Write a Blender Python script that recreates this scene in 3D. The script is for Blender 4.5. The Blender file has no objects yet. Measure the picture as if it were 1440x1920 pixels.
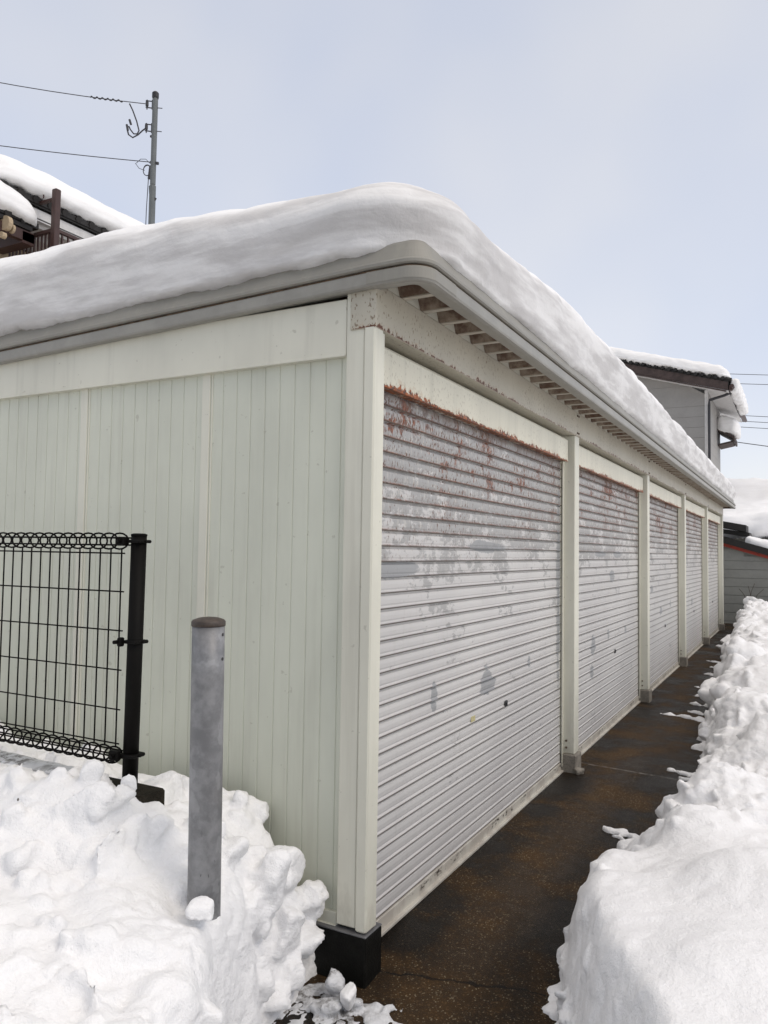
import bpy, bmesh, math, random
import numpy as np
from mathutils import Vector, Matrix
random.seed(7)
S = bpy.context.scene
COL = S.collection
R_ = math.radians

# ------------------------------------------------------------ camera
cam_d = bpy.data.cameras.new('camera')
cam = bpy.data.objects.new('camera', cam_d); COL.objects.link(cam)
cam_d.sensor_fit = 'HORIZONTAL'; cam_d.sensor_width = 36; cam_d.lens = 36.25
cam_d.clip_start = 0.05; cam_d.clip_end = 1500
right = Vector((.88087830, .47310756, .01492179))
up = Vector((.01077418, -.05155659, .99861195))
fwd = Vector((-.47322018, .87949483, .05051243))
CAM = Vector((1.47280, -2.75842, 1.5))
m = Matrix((right, up, -fwd)).transposed().to_4x4(); m.translation = CAM
cam.matrix_world = m
S.camera = cam
S.render.resolution_x = 768; S.render.resolution_y = 1024

# ------------------------------------------------------------ sky
SUN_EL, SUN_AZ = R_(46), R_(100)      # azimuth from +Y towards +X
W = bpy.data.worlds.new('World'); S.world = W; W.use_nodes = True
nt = W.node_tree; nt.nodes.clear()
out = nt.nodes.new('ShaderNodeOutputWorld')
sky = nt.nodes.new('ShaderNodeTexSky'); sky.sky_type = 'NISHITA'; sky.sun_disc = False
sky.sun_elevation = SUN_EL; sky.sun_rotation = SUN_AZ
b1 = nt.nodes.new('ShaderNodeBackground'); b1.inputs[1].default_value = 0.05
nt.links.new(sky.outputs[0], b1.inputs[0])
tc = nt.nodes.new('ShaderNodeTexCoord')
sep = nt.nodes.new('ShaderNodeSeparateXYZ'); nt.links.new(tc.outputs['Generated'], sep.inputs[0])
rz = nt.nodes.new('ShaderNodeValToRGB'); nt.links.new(sep.outputs[2], rz.inputs[0])
e = rz.color_ramp.elements
e[0].position = 0.0; e[0].color = (.60, .605, .615, 1)
e[1].position = 1.0; e[1].color = (1.28, 1.16, 1.02, 1)
for p, c in ((.10, (.61, .585, .60, 1)), (.30, (.555, .555, .583, 1)), (.60, (.53, .535, .565, 1)), (.78, (.92, .86, .80, 1))):
    k = rz.color_ramp.elements.new(p); k.color = c
nz = nt.nodes.new('ShaderNodeTexNoise'); nz.inputs['Scale'].default_value = 2.4; nz.inputs['Detail'].default_value = 3
nt.links.new(tc.outputs['Generated'], nz.inputs['Vector'])
rn = nt.nodes.new('ShaderNodeValToRGB'); nt.links.new(nz.outputs[0], rn.inputs[0])
rn.color_ramp.elements[0].position = .38; rn.color_ramp.elements[0].color = (.93, .955, 1.01, 1)
rn.color_ramp.elements[1].position = .64; rn.color_ramp.elements[1].color = (1.09, 1.07, 1.03, 1)
mx = nt.nodes.new('ShaderNodeMix'); mx.data_type = 'RGBA'; mx.blend_type = 'MULTIPLY'; mx.inputs[0].default_value = 1
nt.links.new(rz.outputs[0], mx.inputs[6]); nt.links.new(rn.outputs[0], mx.inputs[7])
# unseen sky behind the viewer (-Y) dimmed to darken faces turned that way
rb = nt.nodes.new('ShaderNodeMapRange'); rb.interpolation_type = 'SMOOTHSTEP'; nt.links.new(sep.outputs[1], rb.inputs[0])
rb.inputs[1].default_value = -.8; rb.inputs[2].default_value = .15; rb.inputs[3].default_value = .72; rb.inputs[4].default_value = 1.0
b2 = nt.nodes.new('ShaderNodeBackground'); nt.links.new(rb.outputs[0], b2.inputs[1])
nt.links.new(mx.outputs[2], b2.inputs[0])
ad = nt.nodes.new('ShaderNodeAddShader')
nt.links.new(b1.outputs[0], ad.inputs[0]); nt.links.new(b2.outputs[0], ad.inputs[1])
nt.links.new(ad.outputs[0], out.inputs[0])

sd = bpy.data.lights.new('sun', 'SUN'); sd.energy = 0.9; sd.angle = R_(25); sd.color = (1, .90, .78)
so = bpy.data.objects.new('sun', sd); COL.objects.link(so)
sv = Vector((math.cos(SUN_EL)*math.sin(SUN_AZ), math.cos(SUN_EL)*math.cos(SUN_AZ), math.sin(SUN_EL)))
so.rotation_euler = sv.to_track_quat('Z', 'Y').to_euler()
S.view_settings.view_transform = 'Standard'; S.view_settings.look = 'None'
S.view_settings.exposure = 0.10; S.view_settings.gamma = 1
S.view_settings.use_curve_mapping = False

# ------------------------------------------------------------ node helpers
class NM:
    def __init__(s, name, rough=.6, metal=0.0, spec=.5):
        s.m = bpy.data.materials.new(name); s.m.use_nodes = True
        s.t = s.m.node_tree; s.b = s.t.nodes['Principled BSDF']
        s.b.inputs['Roughness'].default_value = rough; s.b.inputs['Metallic'].default_value = metal
        s.b.inputs['Specular IOR Level'].default_value = spec
        g = s.t.nodes.new('ShaderNodeNewGeometry'); s.P = g.outputs['Position']; s.Nrm = g.outputs['Normal']
        sp = s.t.nodes.new('ShaderNodeSeparateXYZ'); s.L(s.P, sp.inputs[0])
        s.x, s.y, s.z = sp.outputs
    def L(s, a, b): s.t.links.new(a, b)
    def put(s, v, sock):
        if hasattr(v, 'is_output'): s.L(v, sock)
        else: sock.default_value = v
    def f(s, op, a, b=0.0, c=0.0, clamp=False):
        n = s.t.nodes.new('ShaderNodeMath'); n.operation = op; n.use_clamp = clamp
        s.put(a, n.inputs[0]); s.put(b, n.inputs[1]); s.put(c, n.inputs[2]); return n.outputs[0]
    def noise(s, scale, detail=4, rough=.55, sc=(1, 1, 1), off=(0, 0, 0)):
        mp = s.t.nodes.new('ShaderNodeMapping'); mp.inputs['Scale'].default_value = sc; mp.inputs['Location'].default_value = off
        s.L(s.P, mp.inputs[0])
        n = s.t.nodes.new('ShaderNodeTexNoise'); n.inputs['Scale'].default_value = scale
        n.inputs['Detail'].default_value = detail; n.inputs['Roughness'].default_value = rough
        s.L(mp.outputs[0], n.inputs['Vector']); return n.outputs[0]
    def voro(s, scale, sc=(1, 1, 1), col=False):
        mp = s.t.nodes.new('ShaderNodeMapping'); mp.inputs['Scale'].default_value = sc; s.L(s.P, mp.inputs[0])
        n = s.t.nodes.new('ShaderNodeTexVoronoi'); n.inputs['Scale'].default_value = scale
        s.L(mp.outputs[0], n.inputs['Vector']); return n.outputs['Color'] if col else n.outputs['Distance']
    def ss(s, v, a, b):       # smoothstep a->b
        n = s.t.nodes.new('ShaderNodeMapRange'); n.interpolation_type = 'SMOOTHSTEP'; n.clamp = True
        s.put(v, n.inputs[0]); s.put(a, n.inputs[1]); s.put(b, n.inputs[2]); return n.outputs[0]
    def mix(s, fac, a, b, bt='MIX'):
        n = s.t.nodes.new('ShaderNodeMix'); n.data_type = 'RGBA'; n.blend_type = bt
        s.put(fac, n.inputs[0])
        for v, i in ((a, 6), (b, 7)):
            if isinstance(v, tuple): v = (*v, 1) if len(v) == 3 else v
            s.put(v, n.inputs[i])
        return n.outputs[2]
    def bump(s, h, dist=.01, strength=1.0, prev=None):
        n = s.t.nodes.new('ShaderNodeBump'); n.inputs['Distance'].default_value = dist; n.inputs['Strength'].default_value = strength
        s.L(h, n.inputs['Height'])
        if prev is not None: s.L(prev, n.inputs['Normal'])
        return n.outputs[0]
    def done(s, col=None, rough=None, nrm=None):
        if col is not None:
            s.put((*col, 1) if isinstance(col, tuple) and len(col) == 3 else col, s.b.inputs['Base Color'])
        if rough is not None: s.put(rough, s.b.inputs['Roughness'])
        if nrm is not None: s.L(nrm, s.b.inputs['Normal'])
        return s.m

def plain(name, col, rough=.6, var=.15, scale=12, metal=0.0, bumpd=0.0, spec=.5):
    n = NM(name, rough, metal, spec)
    k = n.noise(scale, 4); k2 = n.noise(scale*7, 3)
    d = tuple(c*(1-var) for c in col); l = tuple(min(1, c*(1+var)) for c in col)
    c = n.mix(n.ss(n.f('ADD', n.f('MULTIPLY', k, .7), n.f('MULTIPLY', k2, .3)), .3, .7), d, l)
    return n.done(c, None, n.bump(k2, bumpd) if bumpd else None)

RUST_D = (.075, .024, .009); RUST_O = (.36, .095, .012); CREAM = (.60, .585, .485)

def mat_snow(name='snow', tint=(.885, .885, .89), dirt=0.0):
    n = NM(name, .55, 0, .25)
    a = n.noise(3.0, 5, .6); b = n.noise(38, 5, .65); c = n.noise(160, 3, .7)
    d2 = n.noise(75, 4, .7); h = n.f('ADD', n.f('ADD', n.f('MULTIPLY', b, .75), n.f('MULTIPLY', d2, .4)), n.f('MULTIPLY', c, .22))
    col = n.mix(n.ss(a, .35, .7), tint, tuple(min(1, t*1.03) for t in tint))
    sv_ = n.t.nodes.new('ShaderNodeSeparateColor'); vv = n.voro(13, col=True); n.L(vv, sv_.inputs[0]); vd = n.voro(13)
    col = n.mix(n.f('MULTIPLY', n.ss(vd, .09, .05), n.ss(sv_.outputs[0], .985, .988)), col, (.12, .10, .08))
    if dirt:
        g = n.noise(25, 6, .7, (1, 1, 1)); g2 = n.noise(4, 3)
        mk = n.f('MULTIPLY', n.ss(g, .44, .58), n.ss(g2, .34, .5))
        col = n.mix(n.f('MULTIPLY', mk, dirt), col, (.13, .12, .11))
    n.b.inputs['Subsurface Weight'].default_value = .0
    return n.done(col, None, n.bump(h, .013, .8))

def mat_roofsnow():
    n = NM('layered_roof_snow', .55, 0, .25)
    b = n.noise(22, 5, .6); c = n.noise(120, 3, .7)
    lay = n.noise(1.0, 4, .6, (1.6, 1.6, 11))
    side_shade = n.ss(n.f('ADD', n.z, n.f('MULTIPLY', n.f('SUBTRACT', n.noise(2.2, 4, .6, (1, 1, .6)), .5), .30)), 3.06, 2.94)   # shade of the slab's side painted in as greyer lower snow, with melt bands
    shade_bands = n.mix(n.ss(lay, .38, .62), (.56, .55, .545), (.76, .755, .75))
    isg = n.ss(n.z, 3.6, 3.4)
    col = n.mix(n.f('MULTIPLY', side_shade, isg), n.mix(n.ss(lay, .40, .62), (.83, .825, .82), (.885, .885, .885)), shade_bands)
    h = n.f('ADD', n.f('MULTIPLY', b, .8), n.f('MULTIPLY', c, .15))
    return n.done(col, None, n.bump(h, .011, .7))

def mat_cream(name, base=CREAM, speck=0.0, rust=None, rust_w=.03, orange=False, green=0.0):
    """painted steel; speck = dark pinholes, rust = z of an edge that rusts upwards from it"""
    n = NM(name, .45)
    a = n.noise(2.2, 4, .6, (1, 1, .5)); b = n.noise(45, 4, .6)
    streak = n.noise(14, 4, .6, (1, 1, .06))
    col = n.mix(n.ss(a, .3, .7), tuple(x*.93 for x in base), tuple(min(1, x*1.05) for x in base))
    col = n.mix(n.f('MULTIPLY', n.ss(streak, .5, .75), .25), col, (.36, .35, .29))
    gd = n.noise(7, 5, .65, (1, 1, .5)); col = n.mix(n.f('MULTIPLY', n.ss(n.f('SUBTRACT', gd, n.f('MULTIPLY', n.z, .55)), .38, .62), .35), col, (.26, .235, .18))
    if speck:
        v = n.noise(95, 2, .5, (1, 1, .55)); pa = n.noise(1.6, 3)
        mk = n.f('MULTIPLY', n.ss(v, .60, .68), n.ss(pa, .28, .62))
        col = n.mix(n.f('MULTIPLY', mk, speck), col, (.20, .15, .10))
    else:
        v = n.noise(30, 3, .5); col = n.mix(n.f('MULTIPLY', n.ss(v, .70, .75), .35), col, (.28, .26, .2))
    if rust is not None:
        hgt = n.f('DIVIDE', n.f('SUBTRACT', n.z, rust), rust_w)
        k = n.noise(30, 5, .7, (1, 1, .8)); k2 = n.noise(2.3, 3, .5, (1, 1, 1), (0, .35, 0))
        th = n.f('MULTIPLY', n.ss(k, .30 if orange else .36, .72), n.f('ADD', n.f('MULTIPLY', n.ss(k2, .38, .62), 1.0), .5 if orange else .25))
        mk = n.ss(n.f('SUBTRACT', th, hgt), -.04, .06)
        ns = n.t.nodes.new('ShaderNodeSeparateXYZ'); n.L(n.Nrm, ns.inputs[0]); upr = 1.0 if orange else n.ss(ns.outputs[2], -.7, -.3)
        mk = n.f('MULTIPLY', mk, upr)
        rc = n.mix(n.ss(n.noise(60, 3), .4, .6), RUST_D, RUST_O if orange else (.13, .045, .02))
        halo = n.ss(n.f('SUBTRACT', n.f('MULTIPLY', th, 1.6), hgt), -.2, .3)
        col = n.mix(n.f('MULTIPLY', n.f('MULTIPLY', halo, upr), .3), col, (.45, .28, .15))
        col = n.mix(mk, col, rc)
    return n.done(col, None, n.bump(b, .0008, .5))

def mat_shutter():
    n = NM('weathered_shutter', .42, 0)
    base = n.mix(n.ss(n.noise(1.3, 3), .35, .65), (.53, .52, .51), (.58, .57, .555))
    # grey paint worn through in patches
    cell = n.f('FLOOR', n.f('DIVIDE', n.f('ADD', n.z, .1), .0675))
    def slatnoise(sc, k, det=5):
        cv = n.t.nodes.new('ShaderNodeCombineXYZ'); n.put(n.f('MULTIPLY', n.y, sc), cv.inputs[0]); n.put(n.f('MULTIPLY', cell, k), cv.inputs[1]); n.put(n.f('MULTIPLY', n.z, sc*.9), cv.inputs[2])
        q = n.t.nodes.new('ShaderNodeTexNoise'); q.inputs['Scale'].default_value = 1; q.inputs['Detail'].default_value = det; q.inputs['Roughness'].default_value = .68
        n.L(cv.outputs[0], q.inputs['Vector']); return q.outputs[0]
    w1 = slatnoise(2.6, .55); w2 = n.noise(17, 6, .7, (1, .8, 1.6))
    up_ = n.ss(n.z, .85, 2.1)
    wm = n.ss(n.f('ADD', n.f('ADD', n.f('MULTIPLY', w1, .62), n.f('MULTIPLY', w2, .38)), n.f('MULTIPLY', up_, .19)), .60, .63)
    col = n.mix(n.f('MULTIPLY', wm, .85), base, n.mix(w2, (.28, .28, .275), (.36, .355, .35)))
    # pale peeling flakes
    fl = n.noise(48, 5, .7, (1, 1, .35)); col = n.mix(n.f('MULTIPLY', n.f('MULTIPLY', n.ss(fl, .54, .62), up_), .55), col, (.62, .59, .53))
    # slat-wise position
    sl = n.f('FRACT', n.f('DIVIDE', n.f('ADD', n.z, .1), .0675))
    # rust: thin lines in the joints, small dark pits and a few bright runs near the top of the door
    rz_ = n.ss(n.z, 1.20, 2.15)
    k2 = n.noise(2.6, 4, .6, (1, 1, 1.8), (3, 1, 5)); k = n.noise(24, 5, .7, (1, 1, .5)); k3 = n.noise(78, 4, .65, (1, 1, .42))
    low = n.ss(sl, .75, .12)
    loc = n.f('ADD', n.f('MULTIPLY', rz_, .55), n.f('MULTIPLY', n.f('SUBTRACT', k2, .5), 1.5))
    pit = n.ss(n.f('ADD', k3, n.f('ADD', n.f('MULTIPLY', loc, .125), n.f('MULTIPLY', low, .045))), .635, .69)
    pit = n.f('MULTIPLY', pit, n.ss(n.z, 1.25, 1.7))
    col = n.mix(n.f('MULTIPLY', pit, .85), col, n.mix(k, (.10, .045, .025), (.15, .055, .025)))
    jl = n.f('MULTIPLY', n.ss(sl, .24, .10), n.ss(n.f('ADD', k, n.f('MULTIPLY', loc, .46)), .52, .62))
    run = n.ss(n.f('ADD', n.f('MULTIPLY', k, .55), n.f('ADD', n.f('MULTIPLY', k2, .55), n.f('MULTIPLY', rz_, .07))), .66, .71)
    run = n.f('MULTIPLY', run, n.ss(n.z, 1.6, 1.95))
    rm = n.f('MAXIMUM', n.f('MULTIPLY', jl, n.ss(n.z, 1.3, 1.8)), run)
    col = n.mix(n.f('MULTIPLY', rm, .7), col, n.mix(n.ss(n.noise(55, 3), .40, .60), (.085, .024, .009), (.26, .060, .010)))
    tp = n.ss(n.f('ADD', n.z, n.f('MULTIPLY', n.noise(9, 4, .65, (1, 1, .4)), .30)), 2.27, 2.38)
    col = n.mix(n.f('MULTIPLY', tp, .75), col, n.mix(n.ss(k, .4, .6), (.09, .032, .014), (.20, .15, .12)))
    rm = n.f('MAXIMUM', rm, pit)
    # grime in the joints, with faint vertical runs
    gr = n.noise(30, 4, .6, (1, 1, .1))
    col = n.mix(n.f('MULTIPLY', n.ss(gr, .55, .8), .22), col, (.27, .24, .2))
    joint = n.ss(n.f('ABSOLUTE', n.f('SUBTRACT', sl, .03)), .10, .03)
    col = n.mix(n.f('MULTIPLY', joint, .95), col, (.09, .07, .055))
    # touched-up scuffs, each with a place of its own on the doors
    for (py, pz, sy, sz) in ((1.44, .77, .10, .075), (.71, .80, .035, .08), (2.21, .79, .03, .04), (2.9, 1.2, .05, .7), (.3, 1.42, .20, .035),
                             (1.45, 1.53, .30, .032), (4.0, .72, .09, .09), (4.6, .76, .05, .06), (3.95, .50, .06, .05), (5.4, .74, .04, .04),
                             (4.3, 1.5, .25, .03), (5.0, 1.5, .2, .03), (4.75, 1.3, .1, .05), (6.1, 1.1, .04, .6), (7.7, .8, .1, .05), (8.5, .85, .05, .05), (7.0, 1.1, .1, .05), (10.9, .75, .1, .06)):
        dy = n.f('DIVIDE', n.f('SUBTRACT', n.y, py), sy); dz = n.f('DIVIDE', n.f('SUBTRACT', n.z, pz), sz)
        d = n.f('SQRT', n.f('ADD', n.f('MULTIPLY', dy, dy), n.f('MULTIPLY', dz, dz)))
        d = n.f('ADD', d, n.f('ADD', n.f('MULTIPLY', n.f('SUBTRACT', w2, .5), 1.1), n.f('MULTIPLY', n.f('SUBTRACT', w1, .5), 2.4)))
        col = n.mix(n.f('MULTIPLY', n.ss(d, 1.0, .85), .8), col, (.25, .26, .27))
    return n.done(col, n.f('ADD', .42, n.f('MULTIPLY', rm, .4)), n.bump(n.noise(60, 4), .0006, .5))

def mat_bar():
    n = NM('chipped_bottom_bar', .5)
    k = n.noise(38, 5, .75, (1, .5, 1.2)); p = n.noise(2.2, 3)
    col = n.mix(n.ss(n.noise(8, 4), .4, .6), (.45, .42, .37), (.55, .53, .47))
    z = n.ss(n.f('ABSOLUTE', n.f('SUBTRACT', n.z, -.055)), .022, .006)
    col = n.mix(n.f('MULTIPLY', n.f('MULTIPLY', n.ss(k, .53, .57), n.ss(p, .42, .52)), z), col, (.03, .022, .015))
    return n.done(col)

def mat_asphalt():
    n = NM('wet_brown_pavement', .5, 0, .14)
    a = n.noise(2.1, 5, .6); v = n.voro(210, col=True); fine = n.noise(300, 4, .75); mid = n.noise(26, 5, .7)
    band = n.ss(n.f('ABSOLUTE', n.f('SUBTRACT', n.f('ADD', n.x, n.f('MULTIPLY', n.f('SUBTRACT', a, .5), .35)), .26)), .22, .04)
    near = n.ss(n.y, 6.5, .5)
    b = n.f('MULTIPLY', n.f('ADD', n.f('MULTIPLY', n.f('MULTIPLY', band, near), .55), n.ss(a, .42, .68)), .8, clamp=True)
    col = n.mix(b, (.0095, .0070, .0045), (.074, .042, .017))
    sp = n.t.nodes.new('ShaderNodeSeparateColor'); n.L(v, sp.inputs[0])
    col = n.mix(n.f('MULTIPLY', n.ss(sp.outputs[0], .74, .99), n.f('ADD', .12, n.f('MULTIPLY', b, .55))), col, (.17, .10, .045))
    col = n.mix(n.f('MULTIPLY', n.ss(sp.outputs[1], .945, .975), n.f('ADD', .18, n.f('MULTIPLY', b, .6))), col, (.36, .30, .20))
    col = n.mix(n.f('MULTIPLY', n.ss(fine, .36, .30), .8), col, (.004, .004, .004))
    # frost along the cross joint
    j = n.f('ABSOLUTE', n.f('SUBTRACT', n.f('ADD', n.y, n.f('ADD', n.f('MULTIPLY', n.x, .12), n.f('MULTIPLY', n.f('SUBTRACT', mid, .5), .05))), 3.28))
    col = n.mix(n.f('MULTIPLY', n.ss(j, .016, .004), n.f('MULTIPLY', n.ss(mid, .38, .6), .42)), col, (.45, .42, .38))
    j2 = n.f('ABSOLUTE', n.f('SUBTRACT', n.f('ADD', n.y, n.f('ADD', n.f('MULTIPLY', n.x, -.2), n.f('MULTIPLY', n.f('SUBTRACT', a, .5), .25))), .0))
    col = n.mix(n.f('MULTIPLY', n.ss(j2, .008, .002), .8), col, (.003, .003, .003))
    hb = n.f('ADD', n.f('MULTIPLY', sp.outputs[0], .5), fine)
    return n.done(col, n.f('ADD', .30, n.f('MULTIPLY', n.ss(a, .35, .65), .40)), n.bump(hb, .006, .9))

def mat_galv():
    n = NM('galvanised_steel', .42, .25)
    v = n.noise(16, 5, .65); w = n.noise(5, 4, .6)
    col = n.mix(n.ss(v, .35, .7), (.17, .172, .178), (.27, .272, .278))
    col = n.mix(n.f('MULTIPLY', n.ss(n.noise(10, 3, .6, (1, 1, .8)), .56, .60), .35), col, (.37, .375, .38))
    low = n.ss(n.z, .75, .35)
    col = n.mix(n.f('MULTIPLY', n.f('MULTIPLY', n.ss(n.noise(55, 3, .6, (1, 1, .35), (2, 5, 1)), .66, .69), low), .9), col, (.01, .01, .01))
    col = n.mix(n.f('MULTIPLY', n.ss(w, .5, .7), .15), col, (.12, .1, .08))
    return n.done(col, n.f('ADD', .35, n.f('MULTIPLY', v, .25)))

M = {}
M['snow'] = mat_snow()
M['dirty'] = mat_snow('slushy_snow', (.66, .67, .69), .9)
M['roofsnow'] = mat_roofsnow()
M['wall'] = mat_cream('wall_sheet', (.605, .62, .525))
M['trim'] = mat_cream('cream_trim', (.67, .66, .565))
M['lintel'] = mat_cream('speckled_lintel', (.48, .45, .37), 1.0, 2.387, .024)
M['boxm'] = mat_cream('header_box_paint', (.68, .655, .54), .45, 2.184, .027, True)
M['fascia'] = mat_cream('grey_fascia', (.25, .24, .21))
M['gutter'] = plain('gutter_grey', (.27, .262, .235), .4, .1, 5)
M['shut'] = mat_shutter(); M['bar'] = mat_bar()
n = NM('rusty_deck', .7); k = n.noise(9, 5, .7)
M['deck'] = n.done(n.mix(n.ss(k, .36, .62), (.13, .078, .052), (.33, .27, .21)))
M['ribm'] = mat_cream('rib_paint', (.46, .42, .35))
M['rustline'] = plain('rusty_seam', (.15, .09, .05), .8, .6, 30)
M['concrete'] = plain('concrete_grey', (.22, .20, .17), .85, .3, 14, bumpd=.004)
M['plinth'] = plain('dark_wet_plinth', (.006, .006, .005), .6, .4, 20, bumpd=.003, spec=.15)
M['plinthtop'] = plain('grey_plinth_cap', (.13, .13, .135), .4, .25, 25)
M['asphalt'] = mat_asphalt(); M['galv'] = mat_galv()
M['black'] = plain('dark_bronze_steel', (.004, .0035, .003), .6, .2, 20, spec=.12)
M['kerb'] = plain('mossy_dark_kerb', (.020, .017, .012), .9, .5, 25, bumpd=.006, spec=.15)
M['pole'] = plain('painted_steel_pole', (.115, .125, .125), .45, .15, 4)
M['cable'] = plain('black_cable', (.03, .03, .035), .6)
M['brownsteel'] = plain('dark_brown_steel', (.050, .024, .020), .5)
M['tile'] = plain('dark_roof_tile', (.011, .009, .008), .6, .4, 30)
M['soffit'] = plain('white_soffit', (.62, .61, .60), .6, .1)
M['beige'] = plain('beige_render', (.42, .33, .22), .8, .08)
M['greysiding'] = plain('pale_grey_siding', (.30, .29, .275), .6, .07, 2)
M['shedsiding'] = plain('dark_grey_siding', (.27, .27, .25), .6, .1, 2)
M['red'] = plain('red_trim', (.30, .028, .012), .5, .2)
M['weatherboard'] = plain('weathered_bargeboard', (.060, .042, .038), .8, .35, 6)
M['lock'] = plain('black_plastic', (.012, .012, .014), .4)
M['sticker'] = plain('faded_yellow_sticker', (.50, .45, .24), .6, .25, 220)
M['capm'] = plain('weathered_brown_cap', (.050, .036, .028), .5, .4, 50)
M['bolt'] = plain('rusty_bolt', (.10, .065, .04), .7, .4, 60)

# ------------------------------------------------------------ mesh helpers
class MB:
    def __init__(s): s.v = []; s.f = []
    def add(s, V, F):
        o = len(s.v); s.v += [tuple(p) for p in V]; s.f += [tuple(i+o for i in q) for q in F]
    def box(s, x0, x1, y0, y1, z0, z1):
        V = [(x, y, z) for z in (z0, z1) for y in (y0, y1) for x in (x0, x1)]
        s.add(V, [(0, 2, 3, 1), (4, 5, 7, 6), (0, 1, 5, 4), (1, 3, 7, 5), (3, 2, 6, 7), (2, 0, 4, 6)])
    def bbox(s, x0, x1, y0, y1, z0, z1, b=.004):
        """box with chamfered vertical edges and chamfered rims"""
        def ring(i, z): return [(x0+i+b, y0+i, z), (x1-i-b, y0+i, z), (x1-i, y0+i+b, z), (x1-i, y1-i-b, z), (x1-i-b, y1-i, z), (x0+i+b, y1-i, z), (x0+i, y1-i-b, z), (x0+i, y0+i+b, z)]
        V = ring(b*.6, z0)+ring(0, z0+b)+ring(0, z1-b)+ring(b*.6, z1)
        F = [tuple(range(7, -1, -1)), tuple(range(24, 32))]
        for k in range(3):
            for i in range(8): j = (i+1) % 8; F.append((k*8+i, k*8+j, k*8+8+j, k*8+8+i))
        s.add(V, F)
    def tube(s, pts, r, n=8, cap=True, rs=None):
        P = [Vector(p) for p in pts]; V = []; F = []
        N = None
        for i, p in enumerate(P):
            t = (P[min(i+1, len(P)-1)]-P[max(i-1, 0)]).normalized()
            if N is None:
                N = t.orthogonal().normalized()
            N = (N-t*N.dot(t))
            N = N.normalized() if N.length > 1e-6 else t.orthogonal().normalized()
            Bn = t.cross(N)
            rr = rs[i] if rs else r
            for k in range(n):
                a = 2*math.pi*k/n; V.append(p+N*math.cos(a)*rr+Bn*math.sin(a)*rr)
        for i in range(len(P)-1):
            for k in range(n):
                j = (k+1) % n; F.append((i*n+k, i*n+j, (i+1)*n+j, (i+1)*n+k))
        if cap: F += [tuple(range(n-1, -1, -1)), tuple((len(P)-1)*n+k for k in range(n))]
        s.add(V, F)
    def extr(s, prof, f, a, b, closed=False):
        """profile list of 2-tuples; f(p, t) -> xyz"""
        n = len(prof); V = [f(p, a) for p in prof]+[f(p, b) for p in prof]
        F = [(i, i+1, n+i+1, n+i) for i in range(n-1)]
        if closed: F.append((n-1, 0, n, 2*n-1)); F += [tuple(range(n-1, -1, -1)), tuple(range(n, 2*n))]
        s.add(V, F)
    def build(s, name, mat, parent=None, smooth=False, fix=True):
        me = bpy.data.meshes.new(name); me.from_pydata(s.v, [], s.f)
        if fix:
            bm = bmesh.new(); bm.from_mesh(me); bmesh.ops.recalc_face_normals(bm, faces=bm.faces); bm.to_mesh(me); bm.free()
        me.materials.append(M[mat] if isinstance(mat, str) else mat)
        if smooth:
            for p in me.polygons: p.use_smooth = True
        o = bpy.data.objects.new(name, me); COL.objects.link(o)
        if parent: o.parent = parent
        return o
def empty(name, label, cat, loc=(0, 0, 0), group=None):
    o = bpy.data.objects.new(name, None); COL.objects.link(o); o.location = loc; o.empty_display_size = .2
    tag(o, label, cat, group); return o
def tag(o, label, cat, group=None, kind=None):
    o['label'] = label; o['category'] = cat
    if group: o['group'] = group
    if kind: o['kind'] = kind
    return o

# vectorised noise
def vn(p, seed=0):
    i = np.floor(p).astype(np.int64); f = p-i; u = f*f*f*(f*(f*6-15)+10); r = 0
    for dx in (0, 1):
        for dy in (0, 1):
            for dz in (0, 1):
                h = ((i[:, 0]+dx)*374761393+(i[:, 1]+dy)*668265263+(i[:, 2]+dz)*2147483647+seed*974634777) & 0xffffffff
                h = ((h ^ (h >> 13))*1274126177) & 0xffffffff; h = ((h ^ (h >> 16))*2246822519) & 0xffffffff
                v = ((h ^ (h >> 15)) & 0xffff)/65535.0
                w = (u[:, 0] if dx else 1-u[:, 0])*(u[:, 1] if dy else 1-u[:, 1])*(u[:, 2] if dz else 1-u[:, 2])
                r = r+v*w
    return r*2-1
def fbm(p, o=4, seed=0, g=.5):
    a = 1; t = 0; s = 0
    for k in range(o): t = t+a*vn(p*2**k+17.3*k, seed+k); s += a; a *= g
    return t/s
def worley(p, seed=0):
    i = np.floor(p).astype(np.int64); f1 = np.full(len(p), 9.0); f2 = f1.copy()
    for dx in (-1, 0, 1):
        for dy in (-1, 0, 1):
            for dz in (-1, 0, 1):
                c = i+np.array([dx, dy, dz]); h = (c[:, 0]*73856093) ^ (c[:, 1]*19349663) ^ (c[:, 2]*83492791) ^ (seed*2654435761)
                h &= 0xffffffff; h = ((h ^ (h >> 13))*1274126177) & 0xffffffff; h ^= h >> 16
                o = np.stack([(h & 1023), (h >> 10) & 1023, (h >> 20) & 1023], 1)/1023.0
                d = np.linalg.norm(c+o-p, axis=1); m_ = d < f1
                f2 = np.where(m_, f1, np.minimum(f2, d)); f1 = np.where(m_, d, f1)
    return f1, f2
def get_co(me):
    a = np.empty(len(me.vertices)*3, np.float32); me.vertices.foreach_get('co', a); return a.reshape(-1, 3).astype(float)
def get_no(me):
    a = np.empty(len(me.vertices)*3, np.float32); me.vertices.foreach_get('normal', a); return a.reshape(-1, 3).astype(float)
def set_co(me, c): me.vertices.foreach_set('co', c.astype(np.float32).ravel()); me.update()

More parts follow.
